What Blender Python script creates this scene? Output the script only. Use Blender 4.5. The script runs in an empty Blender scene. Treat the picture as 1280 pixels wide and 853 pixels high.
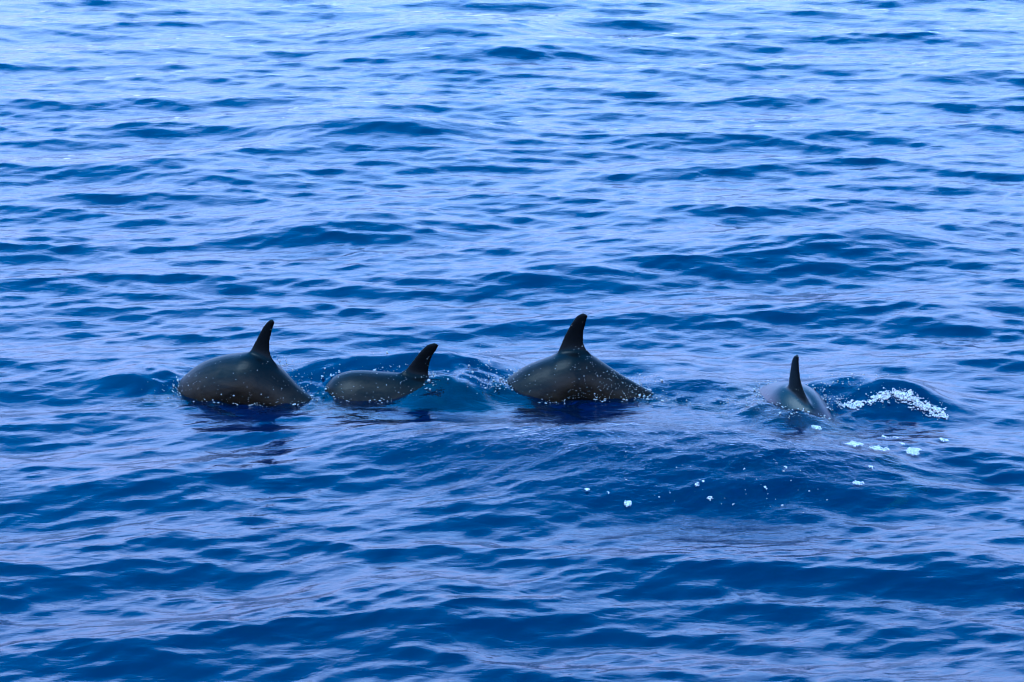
import bpy, math
import numpy as np
from mathutils import Vector

sc = bpy.context.scene
COL = sc.collection
R = math.radians

# ------------------------------------------------------------------ camera
CAM_H, PITCH, LENS = 5.0, 17.0, 90.0
cam_d = bpy.data.cameras.new('camera')
cam = bpy.data.objects.new('camera', cam_d)
COL.objects.link(cam)
cam.location = (0, 0, CAM_H)
cam.rotation_euler = (R(90 - PITCH), 0, 0)
cam_d.lens = LENS
cam_d.sensor_width = 36
cam_d.clip_end = 20000
cam_d.dof.use_dof = True
cam_d.dof.focus_distance = 15.8
cam_d.dof.aperture_fstop = 8.0
sc.camera = cam

# ------------------------------------------------------------------ sky
SUN_EL, SUN_AZ = 62, -115          # azimuth clockwise from +Y (view direction)
w = bpy.data.worlds.new('World')
sc.world = w
w.use_nodes = True
nt = w.node_tree
bg = nt.nodes['Background']
sky = nt.nodes.new('ShaderNodeTexSky')
sky.sky_type = 'NISHITA'
sky.sun_disc = False
sky.sun_elevation = R(SUN_EL)
sky.sun_rotation = R(SUN_AZ)
sky.air_density = 1.0
sky.dust_density = 0.8
sky.ozone_density = 1.0
# thin pale haze over the lower sky, the same all the way round
geo = nt.nodes.new('ShaderNodeTexCoord')
sep = nt.nodes.new('ShaderNodeSeparateXYZ')
nt.links.new(geo.outputs['Generated'], sep.inputs[0])
veil = nt.nodes.new('ShaderNodeMapRange')
veil.interpolation_type = 'LINEAR'
for k_, v_ in ((1, 0.16), (2, 0.58), (3, 0.97), (4, 0.0)):
    veil.inputs[k_].default_value = v_
nt.links.new(sep.outputs['Z'], veil.inputs[0])
clouds = nt.nodes.new('ShaderNodeTexNoise')
clouds.inputs['Scale'].default_value = 4.0
clouds.inputs['Detail'].default_value = 4
cmap = nt.nodes.new('ShaderNodeMapping')
cmap.inputs['Scale'].default_value = (1, 1, 3)
nt.links.new(geo.outputs['Generated'], cmap.inputs[0])
nt.links.new(cmap.outputs[0], clouds.inputs['Vector'])
cfac = nt.nodes.new('ShaderNodeMapRange')
for k_, v_ in ((1, 0.35), (2, 0.65), (3, 0.95), (4, 1.0)):
    cfac.inputs[k_].default_value = v_
nt.links.new(clouds.outputs['Fac'], cfac.inputs[0])
vf = nt.nodes.new('ShaderNodeMath'); vf.operation = 'MULTIPLY'
nt.links.new(veil.outputs[0], vf.inputs[0]); nt.links.new(cfac.outputs[0], vf.inputs[1])
hz = nt.nodes.new('ShaderNodeMix'); hz.data_type = 'RGBA'
low = nt.nodes.new('ShaderNodeMapRange')                      # unseen horizon dimmed to a duller blue, to even out brightness across the water
low.interpolation_type = 'SMOOTHSTEP'
for k_, v_ in ((1, 0.0), (2, 0.48), (3, 0.15), (4, 1.0)):
    low.inputs[k_].default_value = v_
nt.links.new(sep.outputs['Z'], low.inputs[0])
hcol = nt.nodes.new('ShaderNodeMix'); hcol.data_type = 'RGBA'
hcol.inputs['A'].default_value = (1.7, 2.0, 3.5, 1)
nt.links.new(low.outputs[0], hcol.inputs['Factor'])
nt.links.new(hcol.outputs['Result'], hz.inputs['B'])
tone = nt.nodes.new('ShaderNodeMix'); tone.data_type = 'RGBA'       # bluer and rosier stretches of thin cloud
tone.inputs['A'].default_value = (5.0, 7.15, 11.2, 1)
tone.inputs['B'].default_value = (8.4, 8.2, 11.4, 1)
tfac = nt.nodes.new('ShaderNodeMapRange')
for k_, v_ in ((1, 0.40), (2, 0.62)):
    tfac.inputs[k_].default_value = v_
nt.links.new(clouds.outputs['Fac'], tfac.inputs[0])
nt.links.new(tfac.outputs[0], tone.inputs['Factor'])
nt.links.new(tone.outputs['Result'], hcol.inputs['B'])
nt.links.new(vf.outputs[0], hz.inputs['Factor'])
grade = nt.nodes.new('ShaderNodeMix'); grade.data_type = 'RGBA'; grade.blend_type = 'MULTIPLY'
grade.inputs['Factor'].default_value = 1.0
grade.inputs['B'].default_value = (0.14, 1.50, 2.10, 1)       # deep clear azure overhead
nt.links.new(sky.outputs[0], grade.inputs['A'])
nt.links.new(grade.outputs['Result'], hz.inputs['A'])
nt.links.new(hz.outputs['Result'], bg.inputs[0])
bg.inputs[1].default_value = 0.15

# ------------------------------------------------------------------ sun
sl = bpy.data.lights.new('sun', 'SUN')
sl.energy = 0.8
sl.angle = R(30)
sl.color = (1.0, 0.95, 0.88)
sun = bpy.data.objects.new('sun', sl)
COL.objects.link(sun)
sd = Vector((math.sin(R(SUN_AZ)) * math.cos(R(SUN_EL)), math.cos(R(SUN_AZ)) * math.cos(R(SUN_EL)), math.sin(R(SUN_EL))))
sun.rotation_euler = sd.to_track_quat('Z', 'Y').to_euler()
sun.location = sd * 50

# ------------------------------------------------------------------ exposure, camera white balance
vs = sc.view_settings
vs.view_transform = 'Standard'
vs.look = 'None'
vs.gamma = 1
vs.use_curve_mapping = False
vs.exposure = 1.85
vs.use_white_balance = True
vs.white_balance_temperature = 5200
vs.white_balance_tint = 11
sc.cycles.use_denoising = True
sc.cycles.filter_width = 1.1
sc.cycles.max_bounces = 8
sc.cycles.transmission_bounces = 6
sc.cycles.sample_clamp_indirect = 6
sc.cycles.caustics_reflective = False

# ------------------------------------------------------------------ layout helper: photo pixel -> place
PW, PH, F = 1280.0, 853.0, 1280.0 * LENS / 36.0
_c, _s = math.cos(R(PITCH)), math.sin(R(PITCH))

def ray(px, py):
    a, b = (px - PW / 2) / F, -(py - PH / 2) / F
    return a, _c + b * _s, -_s + b * _c

def on_water(px, py, z=0.0):
    dx, dy, dz = ray(px, py)
    t = (z - CAM_H) / dz
    return dx * t, dy * t

def on_plane(px, py, Y):
    dx, dy, dz = ray(px, py)
    t = Y / dy
    return dx * t, CAM_H + dz * t

# ------------------------------------------------------------------ materials
def mat(name):
    m = bpy.data.materials.new(name)
    m.use_nodes = True
    m.node_tree.nodes.clear()
    n = m.node_tree.nodes
    out = n.new('ShaderNodeOutputMaterial')
    return m, n, m.node_tree.links, out

def mth(n, l, op, a, b=None):
    q = n.new('ShaderNodeMath'); q.operation = op
    for i, v in enumerate((a, b)):
        if v is None: continue
        if isinstance(v, (int, float)): q.inputs[i].default_value = v
        else: l.new(v, q.inputs[i])
    return q.outputs[0]

def noise(n, l, vec, scale, detail=3, rough=0.55, dist=0.0):
    q = n.new('ShaderNodeTexNoise')
    q.inputs['Scale'].default_value = scale
    q.inputs['Detail'].default_value = detail
    q.inputs['Roughness'].default_value = rough
    q.inputs['Distortion'].default_value = dist
    l.new(vec, q.inputs['Vector'])
    return q.outputs['Fac']

def mapped(n, l, src, scale=(1, 1, 1), rot=(0, 0, 0)):
    q = n.new('ShaderNodeMapping')
    q.inputs['Scale'].default_value = scale
    q.inputs['Rotation'].default_value = rot
    l.new(src, q.inputs['Vector'])
    return q.outputs[0]

def water_material():
    m, n, l, out = mat('sea_water')
    tc = n.new('ShaderNodeTexCoord')
    at = n.new('ShaderNodeAttribute'); at.attribute_name = 'ruffle'
    ruf = at.outputs['Fac']
    # capillary ripples, long across the wind
    v1 = mapped(n, l, tc.outputs['Object'], (0.45, 1.0, 1.0), (0, 0, R(8)))
    n1 = noise(n, l, v1, 9.0, 4, 0.55, 0.5)
    v2 = mapped(n, l, tc.outputs['Object'], (0.6, 1.0, 1.0), (0, 0, R(-14)))
    n2 = noise(n, l, v2, 34.0, 3, 0.55, 0.6)
    h = mth(n, l, 'ADD', mth(n, l, 'MULTIPLY', n1, 0.0095), mth(n, l, 'MULTIPLY', n2, mth(n, l, 'ADD', 0.0010, mth(n, l, 'MULTIPLY', ruf, 0.009))))
    bp = n.new('ShaderNodeBump')
    bp.inputs['Strength'].default_value = 1.0
    bp.inputs['Distance'].default_value = 1.0
    l.new(h, bp.inputs['Height'])
    gl = n.new('ShaderNodeBsdfGlossy'); gl.inputs['Roughness'].default_value = 0.015
    rf = n.new('ShaderNodeBsdfRefraction'); rf.inputs['IOR'].default_value = 1.33; rf.inputs['Roughness'].default_value = 0.02
    df = n.new('ShaderNodeBsdfDiffuse'); df.inputs['Color'].default_value = (0.000, 0.006, 0.020, 1)
    body = n.new('ShaderNodeMixShader'); body.inputs[0].default_value = 0.6
    l.new(df.outputs[0], body.inputs[1]); l.new(rf.outputs[0], body.inputs[2])
    fr = n.new('ShaderNodeFresnel'); fr.inputs['IOR'].default_value = 1.33
    mx = n.new('ShaderNodeMixShader')
    l.new(fr.outputs[0], mx.inputs[0]); l.new(body.outputs[0], mx.inputs[1]); l.new(gl.outputs[0], mx.inputs[2])
    for s_ in (gl, rf, fr): l.new(bp.outputs[0], s_.inputs['Normal'])
    l.new(mx.outputs[0], out.inputs['Surface'])
    ab = n.new('ShaderNodeVolumeAbsorption')
    ab.inputs['Color'].default_value = (0.0, 0.80, 0.94, 1)
    ab.inputs['Density'].default_value = 1.1
    l.new(ab.outputs[0], out.inputs['Volume'])
    return m

def simple(name, col, rough, **kw):
    m, n, l, out = mat(name)
    p = n.new('ShaderNodeBsdfPrincipled')
    p.inputs['Base Color'].default_value = (*col, 1)
    p.inputs['Roughness'].default_value = rough
    for k, v in kw.items(): p.inputs[k].default_value = v
    l.new(p.outputs[0], out.inputs['Surface'])
    return m

def skin_material(name='wet_dolphin_skin', dark=(0.0055, 0.0027, 0.0017), pale=(0.022, 0.0098, 0.0052), spec=0.08, coat=0.20):
    m, n, l, out = mat(name)
    tc = n.new('ShaderNodeTexCoord')
    p = n.new('ShaderNodeBsdfPrincipled')
    cr = n.new('ShaderNodeValToRGB')
    cr.color_ramp.elements[0].position = 0.36; cr.color_ramp.elements[0].color = (*dark, 1)
    cr.color_ramp.elements[1].position = 0.66; cr.color_ramp.elements[1].color = (*pale, 1)
    v = mapped(n, l, tc.outputs['Object'], (0.5, 1, 1))
    l.new(noise(n, l, v, 11.0, 8, 0.68, 0.8), cr.inputs[0])
    # the fin and the cape along the back are darker than the flanks
    a = n.new('ShaderNodeAttribute'); a.attribute_name = 'flank'
    mixc = n.new('ShaderNodeMix'); mixc.data_type = 'RGBA'
    l.new(a.outputs['Fac'], mixc.inputs['Factor'])
    mixc.inputs['A'].default_value = (0.0018, 0.0012, 0.0011, 1)
    l.new(cr.outputs[0], mixc.inputs['B'])
    l.new(mixc.outputs['Result'], p.inputs['Base Color'])
    p.inputs['Roughness'].default_value = 0.38
    p.inputs['IOR'].default_value = 1.33
    p.inputs['Specular IOR Level'].default_value = spec
    p.inputs['Coat Weight'].default_value = coat
    p.inputs['Coat Roughness'].default_value = 0.22
    p.inputs['Coat IOR'].default_value = 1.25
    fine = noise(n, l, tc.outputs['Object'], 120.0, 3, 0.6)
    film = noise(n, l, mapped(n, l, tc.outputs['Object'], (0.5, 1, 1)), 28.0, 3, 0.6, 0.8)
    h = mth(n, l, 'ADD', mth(n, l, 'MULTIPLY', fine, 0.0012), mth(n, l, 'MULTIPLY', film, 0.002))
    bp = n.new('ShaderNodeBump'); bp.inputs['Distance'].default_value = 1.0; bp.inputs['Strength'].default_value = 0.6
    l.new(h, bp.inputs['Height'])
    l.new(bp.outputs[0], p.inputs['Normal']); l.new(bp.outputs[0], p.inputs['Coat Normal'])
    l.new(p.outputs[0], out.inputs['Surface'])
    return m

M_WATER = water_material()
M_SKIN = skin_material()
M_GREY_SHEEN = skin_material('grey_skin_painted_sheen', (0.078, 0.031, 0.036), (0.14, 0.056, 0.064), 0.4)  # paler grey skin, the sky's sheen on the back painted into its colour
M_BED = simple('blue_depth', (0.02, 0.05, 0.08), 0.9)
def foam_material(name, col, rough, open_, scale, **kw):
    m = simple(name, col, rough, **kw)
    n, l = m.node_tree.nodes, m.node_tree.links
    out = [q for q in n if q.type == 'OUTPUT_MATERIAL'][0]; p = [q for q in n if q.type == 'BSDF_PRINCIPLED'][0]
    tc = n.new('ShaderNodeTexCoord'); tr = n.new('ShaderNodeBsdfTransparent'); mx = n.new('ShaderNodeMixShader')
    mr = n.new('ShaderNodeMapRange')
    for k_, v_ in ((1, open_), (2, open_ + 0.14)): mr.inputs[k_].default_value = v_
    l.new(noise(n, l, tc.outputs['Object'], scale, 4, 0.65), mr.inputs[0])
    l.new(mr.outputs[0], mx.inputs[0]); l.new(tr.outputs[0], mx.inputs[1]); l.new(p.outputs[0], mx.inputs[2])
    l.new(mx.outputs[0], out.inputs['Surface'])
    return m
M_FOAM = foam_material('white_foam', (0.56, 0.36, 0.30), 0.5, 0.40, 130.0)
M_DROP = simple('water_droplet', (0.44, 0.31, 0.26), 0.12, **{'IOR': 1.33, 'Transmission Weight': 0.35})

# ------------------------------------------------------------------ sea: wind-wave spectrum
rng = np.random.default_rng(11)
NF, LF = 2048, 42.0
kx = 2 * np.pi * np.fft.fftfreq(NF, LF / NF)
KX, KY = np.meshgrid(kx, kx)
K = np.hypot(KX, KY); K[0, 0] = 1.0

def field(th0, spread, lam_lo, lam_hi, power, slope_rms):
    """heights and horizontal choppy displacement of one wave train, scaled to a slope"""
    cosd = (KX * math.cos(th0) + KY * math.sin(th0)) / K
    D = np.where(cosd > 0, cosd, 0.0) ** spread
    A = K ** (-power) * np.exp(-(2 * np.pi / (K * lam_hi)) ** 4) * np.exp(-(K * lam_lo / (2 * np.pi)) ** 2) * D
    A[0, 0] = 0
    S = A * (rng.standard_normal((NF, NF)) + 1j * rng.standard_normal((NF, NF)))
    sl_ = math.sqrt(float(np.sum((np.abs(S) * K) ** 2)) / 2)
    S *= slope_rms / sl_ * NF * NF
    h = np.fft.ifft2(S).real
    dx = np.fft.ifft2(1j * S * KX / K).real
    dy = np.fft.ifft2(1j * S * KY / K).real
    return h, dx, dy

trains = [field(R(97), 6, 0.42, 2.1, 2.3, 0.092),
          field(R(80), 5, 0.15, 0.65, 1.9, 0.092),
          field(R(112), 4, 0.06, 0.32, 1.9, 0.095)]
TURB = field(R(90), 0.3, 0.06, 0.28, 1.6, 0.30)[0]
HF = sum(t[0] for t in trains)
DXF = sum(t[1] for t in trains)
DYF = sum(t[2] for t in trains)
CHOP = 1.0

def samp(f, x, y):
    u = (x / LF * NF) % NF; v = (y / LF * NF) % NF
    i = np.floor(u).astype(int); j = np.floor(v).astype(int)
    a = u - i; b = v - j
    a = a * a * (3 - 2 * a) * 0.35 + a * 0.65
    b = b * b * (3 - 2 * b) * 0.35 + b * 0.65
    i1 = (i + 1) % NF; j1 = (j + 1) % NF; i %= NF; j %= NF
    return (f[j, i] * (1 - a) + f[j, i1] * a) * (1 - b) + (f[j1, i] * (1 - a) + f[j1, i1] * a) * b

# swells and humps that the photograph shows one by one: crest centre (px), half length, front and back width (m), height, turn (deg)
RIDGES = [
    # px,  py,  len,  wf,   wb,  h,   turn
    (455, 446, 0.66, 0.34, 0.24, 0.155, -2),
    (585, 449, 0.40, 0.30, 0.28, 0.110, 3),
    (790, 446, 0.55, 0.28, 0.40, 0.055, -3),
    (1082, 473, 0.55, 0.36, 0.28, 0.120, -4),
    (185, 464, 0.35, 0.24, 0.30, 0.085, 6),
    (860, 474, 0.35, 0.22, 0.30, 0.060, -6),
    (400, 522, 0.45, 0.22, 0.30, 0.020, 6),
    (556, 482, 0.26, 0.20, 0.16, 0.098, -14),
    (610, 486, 0.30, 0.18, 0.30, 0.055, -8),
    (1130, 492, 0.26, 0.22, 0.16, 0.090, -10),
    (500, 542, 0.62, 0.40, 0.50, 0.085, 5),
    (250, 583, 0.75, 0.42, 0.45, 0.070, 13),
    (790, 538, 1.10, 1.00, 0.50, 0.200, -4),
    (1010, 566, 0.60, 0.55, 0.50, 0.080, -6),
    (470, 712, 0.50, 0.32, 0.45, 0.070, -6),
    (540, 790, 0.30, 0.26, 0.35, 0.035, -8),
    (1230, 696, 0.55, 0.36, 0.40, 0.070, -10),
    (450, 148, 1.10, 0.95, 0.90, 0.140, -2),
    (590, 33, 1.20, 1.2, 1.2, 0.150, 0),
    (850, 280, 1.30, 0.60, 0.60, 0.080, -2),
    (1080, 288, 0.90, 0.55, 0.60, 0.070, -3),
    (430, 270, 0.80, 0.55, 0.60, 0.080, 0),
    (250, 205, 0.70, 0.60, 0.60, 0.075, -6),
    (1180, 393, 0.40, 0.26, 0.35, 0.050, -6),
    (720, 335, 0.55, 0.35, 0.40, 0.050, 2),
    (1000, 517, 0.17, 0.14, 0.12, 0.075, -8),
    (955, 510, 0.12, 0.12, 0.10, 0.050, 10),
    (1180, 560, 0.55, 0.36, 0.40, 0.060, -6),
]
RW = []
for px, py, ln, wf, wb, hh, tn in RIDGES:
    x0, y0 = on_water(px, py, hh)
    RW.append((x0, y0, ln, wf, wb, hh, R(tn)))

# quiet water between the animals, ruffled water in front of them
QUIET = [(on_water(300, 500), 0.9, 0.5), (on_water(480, 470), 1.0, 0.7), (on_water(720, 500), 1.0, 0.7), (on_water(1060, 505), 0.9, 0.8)]
RUFFLE = [(on_water(760, 575), 1.15, 0.75, 1.0), (on_water(960, 590), 0.8, 0.7, 0.9), (on_water(1000, 530), 0.5, 0.4, 0.8), (on_water(560, 570), 0.6, 0.4, 0.6),
          (on_water(330, 510), 0.5, 0.2, 0.5), (on_water(860, 500), 0.5, 0.4, 0.6), (on_water(880, 640), 0.8, 0.6, 0.5)]

def local(x, y):
    h = np.zeros_like(x)
    for x0, y0, ln, wf, wb, hh, tn in RW:
        c, s = math.cos(tn), math.sin(tn)
        u = (x - x0) * c + (y - y0) * s
        v = -(x - x0) * s + (y - y0) * c + 0.10 * u * u / ln      # crests bow towards the viewer at the ends
        k = np.where(v < 0, wf, wb)
        h += hh * np.exp(-(np.abs(u) / ln) ** 2.4) * (np.exp(-np.abs(v / k) ** 1.5) * 1.12 - 0.12 * np.exp(-(v / (2.2 * k)) ** 2))
    return h

TURBS = [(on_water(310, 503), 0.55, 0.22, .8), (on_water(215, 480), 0.3, 0.3, .8), (on_water(400, 495), 0.25, 0.35, .9), (on_water(590, 490), 0.35, 0.35, .9),
         (on_water(720, 497), 0.6, 0.25, .8), (on_water(840, 500), 0.3, 0.4, .7), (on_water(940, 508), 0.3, 0.35, .9), (on_water(1060, 525), 0.5, 0.4, .9),
         (on_water(800, 580), 1.1, 0.7, .32), (on_water(1100, 560), 0.6, 0.4, .5), (on_water(450, 460), 0.6, 0.3, .35), (on_water(880, 625), 0.6, 0.4, .4)]
def churn(x, y):
    q = np.zeros_like(x)
    for (cx, cy), rx, ry, a in TURBS:
        q = np.maximum(q, a * np.exp(-(((x - cx) / rx) ** 2 + ((y - cy) / ry) ** 2)))
    return q

def calm(x, y):
    q = np.ones_like(x)
    for (cx, cy), rx, ry in QUIET:
        q *= 1 - 0.62 * np.exp(-(((x - cx) / rx) ** 2 + ((y - cy) / ry) ** 2))
    return q

def displaced(x, y, fade=1.0):
    q = calm(x, y) * fade
    return x - CHOP * q * samp(DXF, x, y) * -1, y + CHOP * q * samp(DYF, x, y), q * samp(HF, x, y) + churn(x, y) * samp(TURB, x, y) + local(x, y) * (fade > 0)

def water_z(X, Y):
    X = np.asarray(X, float); Y = np.asarray(Y, float)
    x, y = X.copy(), Y.copy()
    for _ in range(5):
        a, b, z = displaced(x, y)
        x += X - a; y += Y - b
    return displaced(x, y)[2]

def hit(px, py):
    """where the line of sight through a photo pixel meets the waves"""
    z = np.zeros_like(np.asarray(px, float))
    for _ in range(10):
        x, y = on_water(px, py, z)
        z = 0.5 * z + 0.5 * water_z(x, y)
    return x, y, water_z(x, y)

def mesh_from(name, verts, quads, smooth=True):
    me = bpy.data.meshes.new(name)
    me.vertices.add(len(verts)); me.vertices.foreach_set('co', np.ascontiguousarray(verts, np.float32).ravel())
    k = quads.shape[1]
    me.loops.add(quads.size); me.loops.foreach_set('vertex_index', np.ascontiguousarray(quads, np.int32).ravel())
    me.polygons.add(len(quads)); me.polygons.foreach_set('loop_start', np.arange(0, quads.size, k, dtype=np.int32))
    me.update(calc_edges=True)
    me.polygons.foreach_set('use_smooth', np.full(len(quads), smooth))
    return me

def grid_quads(nr, nc):
    i = np.arange(nr * nc).reshape(nr, nc)
    return np.stack([i[:-1, :-1], i[:-1, 1:], i[1:, 1:], i[1:, :-1]], -1).reshape(-1, 4)

def build_sea():
    NR, NC = 880, 1000
    # rows: fine where the animals are, ever coarser towards the horizon on all sides
    q = np.linspace(1 / 9.6, 1 / 37.0, NR)
    ys = 1 / q
    far = 37.0 * np.geomspace(1.06, 90, 45)
    near = 9.6 - np.geomspace(0.1, 900, 30)[::-1]
    rows = np.concatenate([near, ys, far])
    us = np.linspace(-1, 1, NC)
    ext = np.geomspace(1.03, 400, 32)
    cols = np.concatenate([-ext[::-1], us, ext])
    Y, U = np.meshgrid(rows, cols, indexing='ij')
    HW = np.clip(1.0 + 0.25 * Y, 3.2, 400)
    X = U * HW
    outside = np.maximum(np.abs(U) - 1, 0) * 3 + np.maximum(Y - 37, 0) / 60 + np.maximum(9.6 - Y, 0) / 4
    fade = np.exp(-outside)
    fade[fade < 0.02] = 0
    x, y, z = displaced(X, Y, fade)
    verts = np.stack([x, y, z], -1).reshape(-1, 3)
    me = mesh_from('sea', verts, grid_quads(len(rows), len(cols)))
    ruf = np.zeros_like(X)
    for (cx, cy), rx, ry, a in RUFFLE:
        ruf = np.maximum(ruf, a * np.exp(-(((X - cx) / rx) ** 2 + ((Y - cy) / ry) ** 2) ** 1.5))
    at = me.attributes.new('ruffle', 'FLOAT', 'POINT')
    at.data.foreach_set('value', ruf.ravel().astype(np.float32))
    o = bpy.data.objects.new('sea', me); COL.objects.link(o)
    me.materials.append(M_WATER)
    o['kind'] = 'structure'
    bme = mesh_from('seabed', np.array([(-4000, -900, -4), (4000, -900, -4), (4000, 4100, -4), (-4000, 4100, -4)], float), np.array([[0, 1, 2, 3]]))
    b = bpy.data.objects.new('seabed', bme); COL.objects.link(b)
    bme.materials.append(M_BED)
    b['kind'] = 'structure'
build_sea()

# ------------------------------------------------------------------ dolphins
LEN = 2.35
PROF = np.array([  # distance from snout, half height, half width
    (0.00, .012, .012), (0.03, .024, .022), (0.10, .032, .030), (0.17, .042, .042), (0.21, .075, .062), (0.27, .105, .095),
    (0.40, .140, .135), (0.60, .178, .172), (0.85, .203, .196), (1.10, .205, .195), (1.35, .180, .165), (1.60, .135, .112),
    (1.85, .088, .062), (2.05, .056, .036), (2.20, .040, .026), (2.32, .028, .022), (2.35, .012, .012)])

def catmull(P, n):
    P = np.asarray(P, float)
    P = np.vstack([2 * P[0] - P[1], P, 2 * P[-1] - P[-2]])
    out = []
    for i in range(1, len(P) - 2):
        t = np.linspace(0, 1, n, endpoint=False)[:, None]
        a, b, c, d = P[i - 1], P[i], P[i + 1], P[i + 2]
        out.append(0.5 * (2 * b + (c - a) * t + (2 * a - 5 * b + 4 * c - d) * t ** 2 + (3 * b - a - 3 * c + d) * t ** 3))
    return np.vstack(out + [P[-2:-1]])

def resample(P, n):
    s = np.concatenate([[0], np.cumsum(np.hypot(*np.diff(P, axis=0).T))])
    t = np.linspace(0, s[-1], n)
    return np.stack([np.interp(t, s, P[:, k]) for k in range(P.shape[1])], -1)

def blade(V, Q, LE, TE, thick, frame, ns=18, nc=14, flare=0.0):
    """a fin: sections between a leading and a trailing edge, rounded in section; frame maps (along, out, across) to xyz"""
    LE = resample(catmull(LE, 8), ns); TE = resample(catmull(TE, 8), ns)
    base = len(V)
    for k in range(ns):
        le, te = LE[k], TE[k]
        ch = np.hypot(*(te - le))
        th = max(0.009, thick * ch) * (1 + flare * max(0, 1 - k / (0.42 * ns)) ** 2)
        for j in range(nc):
            a = 2 * math.pi * j / nc
            c = 0.5 - 0.5 * math.cos(a)
            p = le + (te - le) * c
            y = math.copysign(1, math.sin(a)) * abs(math.sin(a)) ** 0.8 * th * (1.15 - 0.5 * c)
            if abs(math.sin(a)) < 1e-6: y = 0
            V.append(frame(p[0], p[1], y))
    for k in range(ns - 1):
        for j in range(nc):
            j1 = (j + 1) % nc
            Q.append((base + k * nc + j, base + k * nc + j1, base + (k + 1) * nc + j1, base + (k + 1) * nc + j))
    Q.append(tuple(base + j for j in range(nc))[::-1])
    Q.append(tuple(base + (ns - 1) * nc + j for j in range(nc)))

def make_dolphin(dorsal, fin_le, fin_te, s_fin, label, roll=0.0):
    """dorsal: back line from the head to the tail, 2D (forward is -x, up is z), fin_front: fin's first point.
    Returns the object in its own frame."""
    D = catmull(dorsal, 14)
    s = np.concatenate([[0], np.cumsum(np.hypot(*np.diff(D, axis=0).T))])
    i0 = np.argmin(np.hypot(*(D - np.array(fin_le[1])).T))
    s = s - s[i0] + s_fin
    tt = np.linspace(0, LEN, 110)
    px_ = np.interp(tt, s, D[:, 0]); pz_ = np.interp(tt, s, D[:, 1])
    # straight on where the line ends before the animal does
    for m_, e, d in ((tt < s[0], 0, D[0] - D[1]), (tt > s[-1], -1, D[-1] - D[-2])):
        d = d / np.hypot(*d)
        px_[m_] = D[e, 0] + d[0] * np.abs(tt[m_] - s[e]); pz_[m_] = D[e, 1] + d[1] * np.abs(tt[m_] - s[e])
    T = np.stack([np.gradient(px_), np.gradient(pz_)], -1)
    T /= np.hypot(*T.T)[:, None]
    kw = np.hanning(41); kw /= kw.sum()
    T = np.stack([np.convolve(np.pad(T[:, k], 20, 'edge'), kw, 'valid') for k in (0, 1)], -1)
    T /= np.hypot(*T.T)[:, None]
    Nn = np.stack([-T[:, 1], T[:, 0]], -1)          # up normal (heading -x to +x along the array)
    hh = np.interp(tt, PROF[:, 0], PROF[:, 1]); hw = np.interp(tt, PROF[:, 0], PROF[:, 2])
    ker = np.hanning(9); ker /= ker.sum()
    hh = np.convolve(np.pad(hh, 4, 'edge'), ker, 'valid'); hw = np.convolve(np.pad(hw, 4, 'edge'), ker, 'valid')
    off = np.interp(tt, [0, .17, .27, LEN], [-.07, -.05, 0, 0])      # the beak sits below the melon
    V, Q = [], []
    NS = 36
    Cx = px_ - Nn[:, 0] * (hh - off * 0); Cz = pz_ - Nn[:, 1] * (hh - off * 0)
    Cx = Cx + Nn[:, 0] * off; Cz = Cz + Nn[:, 1] * off
    for k in range(len(tt)):
        for j in range(NS):
            a = 2 * math.pi * j / NS
            c, n_ = math.cos(a), math.sin(a)
            # a little narrower along the spine than at mid height
            yy = hw[k] * c * (1 - 0.10 * max(0, n_)) 
            zz = hh[k] * n_
            V.append((Cx[k] + Nn[k, 0] * zz, yy, Cz[k] + Nn[k, 1] * zz))
    for k in range(len(tt) - 1):
        for j in range(NS):
            j1 = (j + 1) % NS
            Q.append((k * NS + j, (k + 1) * NS + j, (k + 1) * NS + j1, k * NS + j1))
    Q.append(tuple(range(NS)))
    Q.append(tuple((len(tt) - 1) * NS + j for j in range(NS))[::-1])
    # dorsal fin
    tip = (np.array(fin_le[-1]) + np.array(fin_te[-1])) / 2
    tip = tuple(tip + 0.25 * (np.array(fin_te[-1]) - np.array(fin_le[-1])))
    blade(V, Q, list(fin_le) + [tip], list(fin_te) + [tip], 0.085, lambda a, b, y: (a, y, b), 26, 16, 1.3)
    # flippers at 0.55 m, flukes at the tail end
    def station(sv):
        k = np.argmin(np.abs(tt - sv))
        return np.array((Cx[k], 0, Cz[k])), np.array((T[k, 0], 0, T[k, 1])), np.array((Nn[k, 0], 0, Nn[k, 1])), hw[k], hh[k]
    for sgn in (-1, 1):
        c, t_, n_, w_, h_ = station(0.60)
        side = np.array((0, sgn, 0)) * 0.5 - n_ * 0.86
        b0 = c + np.array((0, sgn, 0)) * w_ * 0.55 - n_ * h_ * 0.55
        blade(V, Q, [(-.06, 0), (-.01, .12), (.10, .26), (.20, .33)], [(.10, 0), (.12, .10), (.17, .24), (.215, .33)], 0.08,
              lambda a, b, y, b0=b0, t_=t_, side=side: tuple(b0 + t_ * a + side * b + np.cross(t_, side) * y), 14, 12)
        c, t_, n_, w_, h_ = station(2.24)
        side = np.array((0, sgn, 0.0))
        blade(V, Q, [(-.10, -.01), (-.01, .10), (.08, .22), (.14, .29)], [(.09, -.01), (.095, .08), (.12, .20), (.155, .29)], 0.07,
              lambda a, b, y, c=c, t_=t_, side=side: tuple(c + t_ * a + side * b + np.cross(t_, side) * y), 14, 12)
    me = bpy.data.meshes.new('dolphin_hull')
    me.from_pydata([tuple(map(float, v)) for v in V], [], Q)
    o = bpy.data.objects.new('dolphin_hull', me); COL.objects.link(o)
    r = o.modifiers.new('r', 'REMESH'); r.mode = 'VOXEL'; r.voxel_size = 0.0065; r.use_smooth_shade = True
    sm = o.modifiers.new('s', 'SMOOTH'); sm.factor = 0.5; sm.iterations = 8
    dg = bpy.context.evaluated_depsgraph_get()
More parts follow.
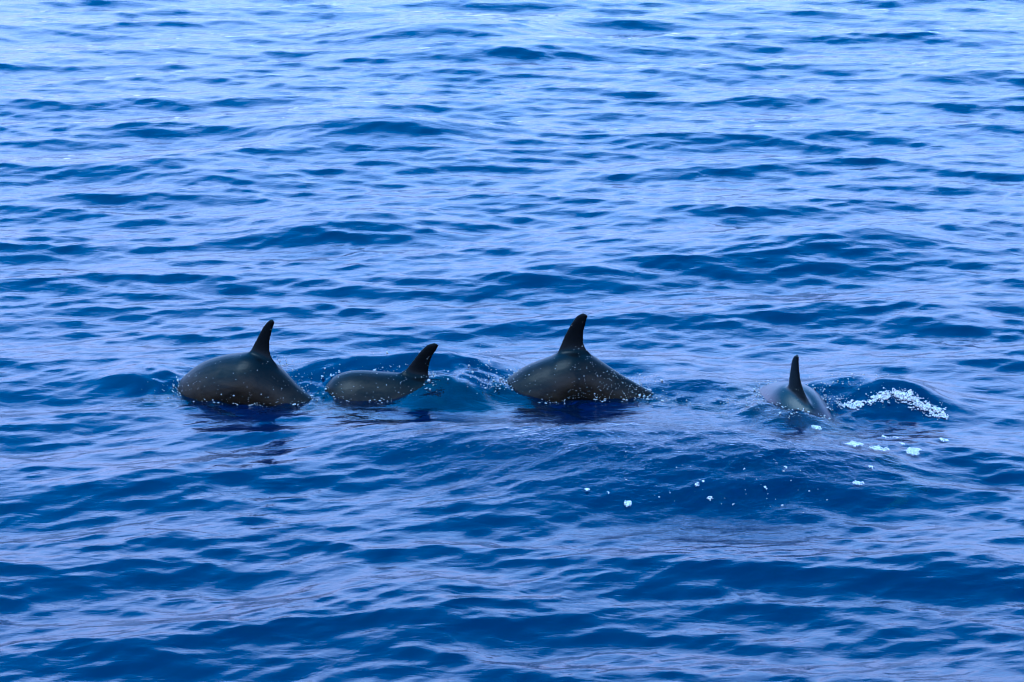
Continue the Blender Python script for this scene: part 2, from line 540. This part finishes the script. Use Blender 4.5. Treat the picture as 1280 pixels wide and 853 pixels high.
    nm = bpy.data.meshes.new_from_object(o.evaluated_get(dg))
    bpy.data.objects.remove(o); bpy.data.meshes.remove(me)
    nm.name = 'dolphin'
    nv = len(nm.vertices)
    co = np.empty(nv * 3, np.float32); nm.vertices.foreach_get('co', co); co = co.reshape(-1, 3)
    # how far down the flank a point lies (0 on the fin and the back line)
    fl = np.empty(nv, np.float32); wt = np.empty(nv, np.float32)
    for i in range(0, nv, 4000):
        p = co[i:i + 4000][:, [0, 2]]
        d = (p[:, None, 0] - px_[None]) ** 2 + (p[:, None, 1] - pz_[None]) ** 2
        k = np.argmin(d, 1)
        dep = -((p[:, 0] - px_[k]) * Nn[k, 0] + (p[:, 1] - pz_[k]) * Nn[k, 1])
        nf = np.exp(-((tt[k] - s_fin - 0.10) / 0.14) ** 2)
        fl[i:i + 4000] = np.clip((dep + 0.035 - 0.07 * nf) / 0.10, 0, 1)
        wt[i:i + 4000] = np.exp(-((dep + 0.005) / 0.035) ** 2) * np.exp(-((tt[k] - s_fin - 0.09) / 0.16) ** 4)
    a = nm.attributes.new('flank', 'FLOAT', 'POINT'); a.data.foreach_set('value', fl)
    # fair the root of the fin into the back
    i0_ = np.empty(len(nm.edges) * 2, np.int32); nm.edges.foreach_get('vertices', i0_); e_ = i0_.reshape(-1, 2)
    e_ = e_[(wt[e_] > 0.01).any(1)]
    cnt = np.bincount(e_.ravel(), minlength=nv)[:, None].astype(float); cnt[cnt == 0] = 1
    c2 = co.astype(float)
    for _ in range(24):
        acc = np.zeros_like(c2)
        for d_ in range(3):
            acc[:, d_] = np.bincount(e_[:, 0], c2[e_[:, 1], d_], nv) + np.bincount(e_[:, 1], c2[e_[:, 0], d_], nv)
        c2 += (acc / cnt - c2) * (wt * 0.6 * (wt > 0.02))[:, None]
    nm.vertices.foreach_set('co', c2.astype(np.float32).ravel())
    nm.update()
    nm.polygons.foreach_set('use_smooth', np.ones(len(nm.polygons), bool))
    nm.materials.append(M_SKIN)
    ob = bpy.data.objects.new('dolphin', nm); COL.objects.link(ob)
    ob['label'] = label; ob['category'] = 'dolphin'; ob['group'] = 'dolphins surfacing in a line'
    return ob

def picks(P, Y, x0, yaw):
    """photo pixels onto the upright plane through the animal's spine"""
    c, s_ = math.cos(yaw), math.sin(yaw)
    out = []
    for a, b in P:
        dx, dy, dz = ray(a, b)
        t = (-s_ * x0 + c * Y) / (-s_ * dx + c * dy)
        out.append(((dx * t - x0) * c + (dy * t - Y) * s_, CAM_H + dz * t))
    return out

def place(ob, x, y, z=0.0, yaw=0.0, roll=0.0):
    ob.location = (x, y, z); ob.rotation_euler = (roll, 0, yaw)

DOLPHINS = []
def side_on(dorsal, le, te, row, head, tail, label, yaw=0.0, roll=0.0):
    """a dolphin that swims to the left, its back traced where it shows and carried on under water"""
    xc = le[0][0]
    x0, Y = on_water(xc, row)
    d = picks(dorsal, Y, x0, yaw); l_ = picks(le, Y, x0, yaw); t_ = picks(te, Y, x0, yaw)
    d = [(d[0][0] + a, d[0][1] + b) for a, b in head] + d + [(d[-1][0] + a, d[-1][1] + b) for a, b in tail]
    # root of the fin lies inside the back
    r = lambda p, q: (p[0] + (p[0] - q[0]) * 1.2, p[1] - 0.06)
    l_ = [(a - 0.006, b) for a, b in l_]; t_ = [(a + 0.008, b) for a, b in t_]
    l_ = [(l_[0][0] - 0.012, l_[0][1] - 0.05)] + l_
    t_ = [(t_[0][0] + 0.012, t_[0][1] - 0.05)] + t_
    ob = make_dolphin(d, l_, t_, 1.14, label)
    place(ob, x0, Y, 0, yaw, roll)
    DOLPHINS.append(ob)
    return ob

side_on([(227.5, 474), (240, 461.7), (255.8, 451.7), (275.7, 445.3), (295.7, 442.1), (312.6, 440.5), (329, 446), (345.5, 458.5), (359.4, 471.6), (373.4, 486), (391.3, 500)],
        [(312.6, 439.8), (319.6, 427.8), (327.5, 412.8), (332.5, 404.9), (339.5, 399.3)],
        [(346, 457), (338.5, 445.7), (335.5, 433.8), (336.5, 423.8), (339.5, 411.8), (342.5, 401.9)],
        495, [(-.70, -.52), (-.40, -.37), (-.14, -.19)], [(.12, -.09), (.35, -.20), (.65, -.24)],
        'arched dark dolphin with upright fin, first of the row, sheet of splash behind its tail', R(-20))
side_on([(401, 494), (408, 481), (417.5, 471.3), (432.5, 465.6), (451.3, 464.1), (473.8, 465.6), (500, 467.2), (520, 470), (537, 472), (550, 474.5), (567, 481), (586, 490)],
        [(500, 466.6), (507.5, 461.9), (515, 453.4), (524.4, 441.3), (533.8, 431.9), (543.1, 428.7)],
        [(537, 476), (534.7, 465.6), (536, 454.4), (539.4, 445), (545, 436.6), (547.3, 430.9)],
        495, [(-.60, -.46), (-.36, -.31), (-.13, -.15)], [(.18, -.06), (.45, -.16), (.75, -.2)],
        'low flat-backed dolphin with swept-back fin, a hump of water over its tail', R(-5))
side_on([(626.4, 482), (638.6, 470.5), (654.8, 459.4), (671.1, 452.3), (687.3, 446.2), (697.5, 441.5), (718, 438.5), (738.1, 444), (754.4, 454.3), (772.7, 466.5), (788.9, 476), (803.1, 484), (813.3, 490)],
        [(697.5, 440.1), (703.6, 426.9), (709.7, 413.7), (716.8, 401.5), (723.9, 394), (730, 391.3)],
        [(739, 444), (732, 436), (728, 426.9), (728.4, 414.7), (731, 404.5), (733.7, 394.4)],
        490, [(-.72, -.46), (-.42, -.32), (-.16, -.16)], [(.15, -.08), (.40, -.19), (.7, -.24)],
        'high arched dark dolphin with tallest fin, its tail stock flecked with bright water', R(-8))
# the fourth one swims away from the viewer
def fourth():
    d = [(-1.1, -.45), (-.8, -.30), (-.55, -.14), (-.35, -.02), (-.2, .06), (-.08, .10), (0, .115), (.1, .10), (.22, .04), (.4, -.07), (.6, -.17), (.9, -.27), (1.2, -.32)]
    le = [(-.02, .05), (.01, .115), (.05, .19), (.09, .265), (.135, .33), (.18, .36)]
    te = [(.26, .0), (.205, .08), (.17, .16), (.17, .23), (.185, .30), (.20, .35)]
    ob = make_dolphin(d, le, te, 1.14, 'grey dolphin with painted sky sheen and narrow upright fin, seen from behind beside the white foam')
    x, y = on_water(989, 509)
    place(ob, x, y, 0.022, R(-64), R(15)); ob.scale = (1.12,) * 3
    ob.data.materials[0] = M_GREY_SHEEN
    DOLPHINS.append(ob)
fourth()

# ------------------------------------------------------------------ foam and spray
import bmesh
bpy.context.view_layer.update()
fr = np.random.default_rng(5)

def ico(sub):
    b = bmesh.new(); bmesh.ops.create_icosphere(b, subdivisions=sub, radius=1)
    v = np.array([x.co[:] for x in b.verts]); f = np.array([[q.index for q in x.verts] for x in b.faces]); b.free()
    return v, f
ICO = ico(1), ico(2)

def beads(name, P, rad, flat, label, material, cat, merge=0.0):
    """many small uneven drops as one object nobody could count"""
    V, Fc, n0 = [], [], 0
    for p, r_ in zip(P, rad):
        v, f = ICO[1] if r_ > 0.008 else ICO[0]
        k = 1 + 0.28 * fr.standard_normal(3); k = np.clip(k, 0.55, 1.7); k[2] *= flat; k[0] *= math.exp(0.35 * abs(fr.standard_normal()))
        a = fr.uniform(0, 6.28); c, s_ = math.cos(a), math.sin(a)
        q = v * (1 + 0.12 * fr.standard_normal((len(v), 1))) * k * r_
        q = np.stack([q[:, 0] * c - q[:, 1] * s_, q[:, 0] * s_ + q[:, 1] * c, q[:, 2]], -1) + p
        V.append(q); Fc.append(f + n0); n0 += len(v)
    me = mesh_from(name, np.vstack(V), np.vstack(Fc))
    if merge:                                   # run together into uneven froth
        t = bpy.data.objects.new('froth_hull', me); COL.objects.link(t)
        m_ = t.modifiers.new('r', 'REMESH'); m_.mode = 'VOXEL'; m_.voxel_size = merge; m_.use_smooth_shade = True
        m_ = t.modifiers.new('s', 'SMOOTH'); m_.iterations = 2
        nm = bpy.data.meshes.new_from_object(t.evaluated_get(bpy.context.evaluated_depsgraph_get()))
        bpy.data.objects.remove(t); bpy.data.meshes.remove(me)
        me = nm; me.name = name
    me.materials.append(material)
    o = bpy.data.objects.new(name, me); COL.objects.link(o)
    o['kind'] = 'stuff'; o['label'] = label; o['category'] = cat
    return o

def world_verts(ob):
    n = len(ob.data.vertices)
    co = np.empty(n * 3, np.float32); ob.data.vertices.foreach_get('co', co)
    no = np.empty(n * 3, np.float32); ob.data.vertices.foreach_get('normal', no)
    m_ = np.array(ob.matrix_world)
    return co.reshape(-1, 3) @ m_[:3, :3].T + m_[:3, 3], no.reshape(-1, 3) @ m_[:3, :3].T

def cloud(n, px, py, sx, sy, top):
    """drops in the air over the water around a place: pixel centre, spread in px, height in m"""
    a = px + fr.standard_normal(n) * sx; b = py + fr.standard_normal(n) * sy
    x, y, z = hit(a, b)
    return np.stack([x, y, z + np.abs(fr.standard_normal(n)) * top], -1)

def sizes(n, med, spread=0.45, hi=0.016):
    return np.clip(med * np.exp(spread * fr.standard_normal(n)), 0.0016, hi)

# froth where skin and water meet, beads of water on the backs
edge, skin = [], []
for k, ob in enumerate(DOLPHINS):
    P, N = world_verts(ob)
    wz = water_z(P[:, 0], P[:, 1])
    d = P[:, 2] - wz
    i = np.where((np.abs(d) < 0.02))[0]
    # froth comes in clumps along the waterline
    lump = np.sin(P[i, 0] * 23 + k) + np.sin(P[i, 0] * 51 + 2 * k) + 0.8 * fr.standard_normal(len(i))
    i = i[lump > 0.7]
    i = fr.choice(i, min(len(i), 420), replace=False)
    q = P[i] + N[i] * fr.uniform(0.0, 0.05, (len(i), 1)) + fr.standard_normal((len(i), 3)) * (0.012, 0.012, 0.004)
    q[:, 2] = water_z(q[:, 0], q[:, 1]) + np.abs(fr.standard_normal(len(i))) * 0.010
    edge.append(q)
    up = d > 0.01
    lx = P[:, 0] - ob.location.x
    wgt = np.exp(-np.maximum(d, 0) / 0.10) * 0.9 + 0.06
    if k == 2: wgt *= np.where(lx > 0.05, 5.0, 0.8)
    wgt = wgt * up
    j = fr.choice(len(P), (200, 90, 520, 40)[k], replace=False, p=wgt / wgt.sum())
    skin.append(P[j] + N[j] * 0.0005)
edge = np.vstack(edge); skin = np.vstack(skin)
beads('froth', edge, sizes(len(edge), 0.0026, 0.6, 0.007), 0.7, 'white froth beads along the waterline of the dolphins', M_DROP, 'froth', merge=0.0028)
beads('water_beads', skin, sizes(len(skin), 0.0016, 0.5, 0.005), 1.0, 'bright water beads running down the wet dolphin backs', M_DROP, 'water beads')

spray = np.vstack([
    cloud(60, 350, 462, 6, 9, 0.02), cloud(30, 372, 478, 9, 8, 0.02), cloud(40, 362, 496, 12, 3, 0.012),
    cloud(40, 440, 462, 50, 6, 0.01), cloud(40, 492, 449, 14, 3, 0.008), cloud(30, 395, 480, 10, 8, 0.02),
    cloud(60, 590, 470, 22, 12, 0.02), cloud(90, 616, 484, 9, 6, 0.025), cloud(40, 610, 466, 8, 14, 0.06),
    cloud(50, 795, 478, 16, 7, 0.015), cloud(50, 930, 503, 18, 5, 0.01), cloud(60, 1062, 478, 28, 4, 0.012),
    cloud(60, 1048, 503, 8, 5, 0.02), cloud(60, 990, 516, 24, 4, 0.008), cloud(40, 220, 487, 20, 6, 0.008),
    cloud(10, 1126, 491, 1.5, 3, 0.03), cloud(90, 1110, 500, 22, 4, 0.008), cloud(60, 1160, 512, 12, 5, 0.008), cloud(60, 820, 500, 18, 6, 0.006), cloud(60, 900, 600, 90, 25, 0.0),
    cloud(25, 300, 497, 40, 6, 0.01)])
beads('spray', spray, sizes(len(spray), 0.0022, 0.55, 0.0065), 1.0, 'small bright drops of spray flying around the dolphins', M_DROP, 'spray')

# breaking crest beside the fourth dolphin
path = np.array([(1046, 507), (1062, 506), (1078, 506), (1092, 499), (1108, 496), (1124, 493), (1136, 498), (1150, 506), (1164, 513), (1184, 522)], float)
path = resample(catmull(path, 8), 400)
w_ = np.interp(np.arange(400), [0, 60, 120, 200, 260, 330, 390, 399], [.2, .5, .35, .9, 1.0, 1.0, .6, .1])
idx = fr.choice(400, 2800, p=w_ / w_.sum())
jx = fr.standard_normal(2800) * (3 + 3 * w_[idx]); jy = fr.standard_normal(2800) * (1.2 + 1.8 * w_[idx])
x, y, _z = hit(path[idx, 0] + jx, path[idx, 1] + jy)
keep = np.sin(x * 37) + np.sin(x * 71 + y * 40) + 1.2 * fr.standard_normal(2800) > -0.5
x, y = x[keep], y[keep]
P = np.stack([x, y, water_z(x, y) + np.abs(fr.standard_normal(len(x))) * 0.010 * w_[idx][keep]], -1)
beads('crest_foam', P, sizes(len(P), 0.0031, 0.6, 0.011), 0.7, 'white bubbly foam breaking on the crest beside the fourth dolphin', M_FOAM, 'foam', merge=0.0024)

# flat foam drifting in front: thin uneven films on the water
def hashn(x, y, sc_, seed):
    g = np.random.default_rng(seed).random((64, 64))
    u, v = (x * sc_) % 64, (y * sc_) % 64
    i, j = u.astype(int), v.astype(int); a, b = u - i, v - j
    a = a * a * (3 - 2 * a); b = b * b * (3 - 2 * b)
    i1, j1 = (i + 1) % 64, (j + 1) % 64
    return (g[j, i] * (1 - a) + g[j, i1] * a) * (1 - b) + (g[j1, i] * (1 - a) + g[j1, i1] * a) * b

def foam_film(name, spots, label, grow):
    V, Q, n0 = [], [], 0
    for px, py, rx, ry, dens in spots:
        cx, cy, _z = (float(v) for v in hit(px, py)); rx *= grow; ry *= grow * 0.75
        sy = 0.005; nx, ny = int(2.6 * rx / sy), int(2.6 * ry / sy)
        X, Y = np.meshgrid(cx + (np.arange(nx) - nx / 2) * sy, cy + (np.arange(ny) - ny / 2) * sy)
        f = hashn(X + 50, Y * 0.6 + 50, 9, 3) * 0.55 + hashn(X + 50, Y * 0.7 + 50, 24, 4) * 0.3 + hashn(X + 50, Y + 50, 60, 6) * 0.15
        lace = np.abs(hashn(X + 50, Y * 0.5 + 50, 14, 13) - 0.5) * 2          # thin strands round open water
        f = f * 0.45 + (0.62 - lace) * 0.55 + (hashn(X + 50, Y + 50, 80, 21) - 0.5) * 0.22
        m_ = f + dens + 0.08 - 0.42 * (((X - cx) / rx) ** 2 + ((Y - cy) / ry) ** 2)
        Z = water_z(X, Y) + 0.002 + np.clip(m_ - 0.5, 0, 0.06) * 0.15 + hashn(X + 50, Y + 50, 110, 8) * 0.003
        on = m_ > 0.5
        q = grid_quads(ny, nx)
        q = q[on.ravel()[q].all(1)]
        if len(q) == 0: continue
        used, inv = np.unique(q, return_inverse=True)
        V.append(np.stack([X.ravel(), Y.ravel(), Z.ravel()], -1)[used]); Q.append(inv.reshape(-1, 4) + n0); n0 += len(used)
    me = mesh_from(name, np.vstack(V), np.vstack(Q))
    me.materials.append(M_FOAM)
    o = bpy.data.objects.new(name, me); COL.objects.link(o)
    o['kind'] = 'stuff'; o['label'] = label; o['category'] = 'foam'

foam_film('drifting_foam', [(1066, 558, .09, .10, .22), (1098, 563, .10, .09, .2), (1112, 548, .12, .05, .14), (1140, 564, .08, .16, .15), (1132, 557, .06, .05, .2), (1150, 570, .05, .05, .2),
                            (1020, 537, .06, .07, .18), (1085, 585, .05, .05, .14), (1180, 552, .05, .05, .1)],
          'flat white foam patches drifting in front of the fourth dolphin', 0.85)
foam_film('foam_flecks', [(880, 604, .08, .08, .16), (873, 608, .05, .05, .2), (838, 617, .05, .06, .2), (888, 625, .05, .04, .2), (785, 631, .05, .06, .2), (755, 618, .06, .03, .18),
                          (955, 587, .04, .04, .2), (930, 588, .03, .03, .25), (1075, 606, .10, .08, .12), (1050, 640, .06, .03, .1), (735, 614, .04, .04, .2), (982, 586, .05, .04, .1), (955, 612, .06, .04, .1)],
          'scattered small white foam flecks on the ruffled dark water', 0.62)
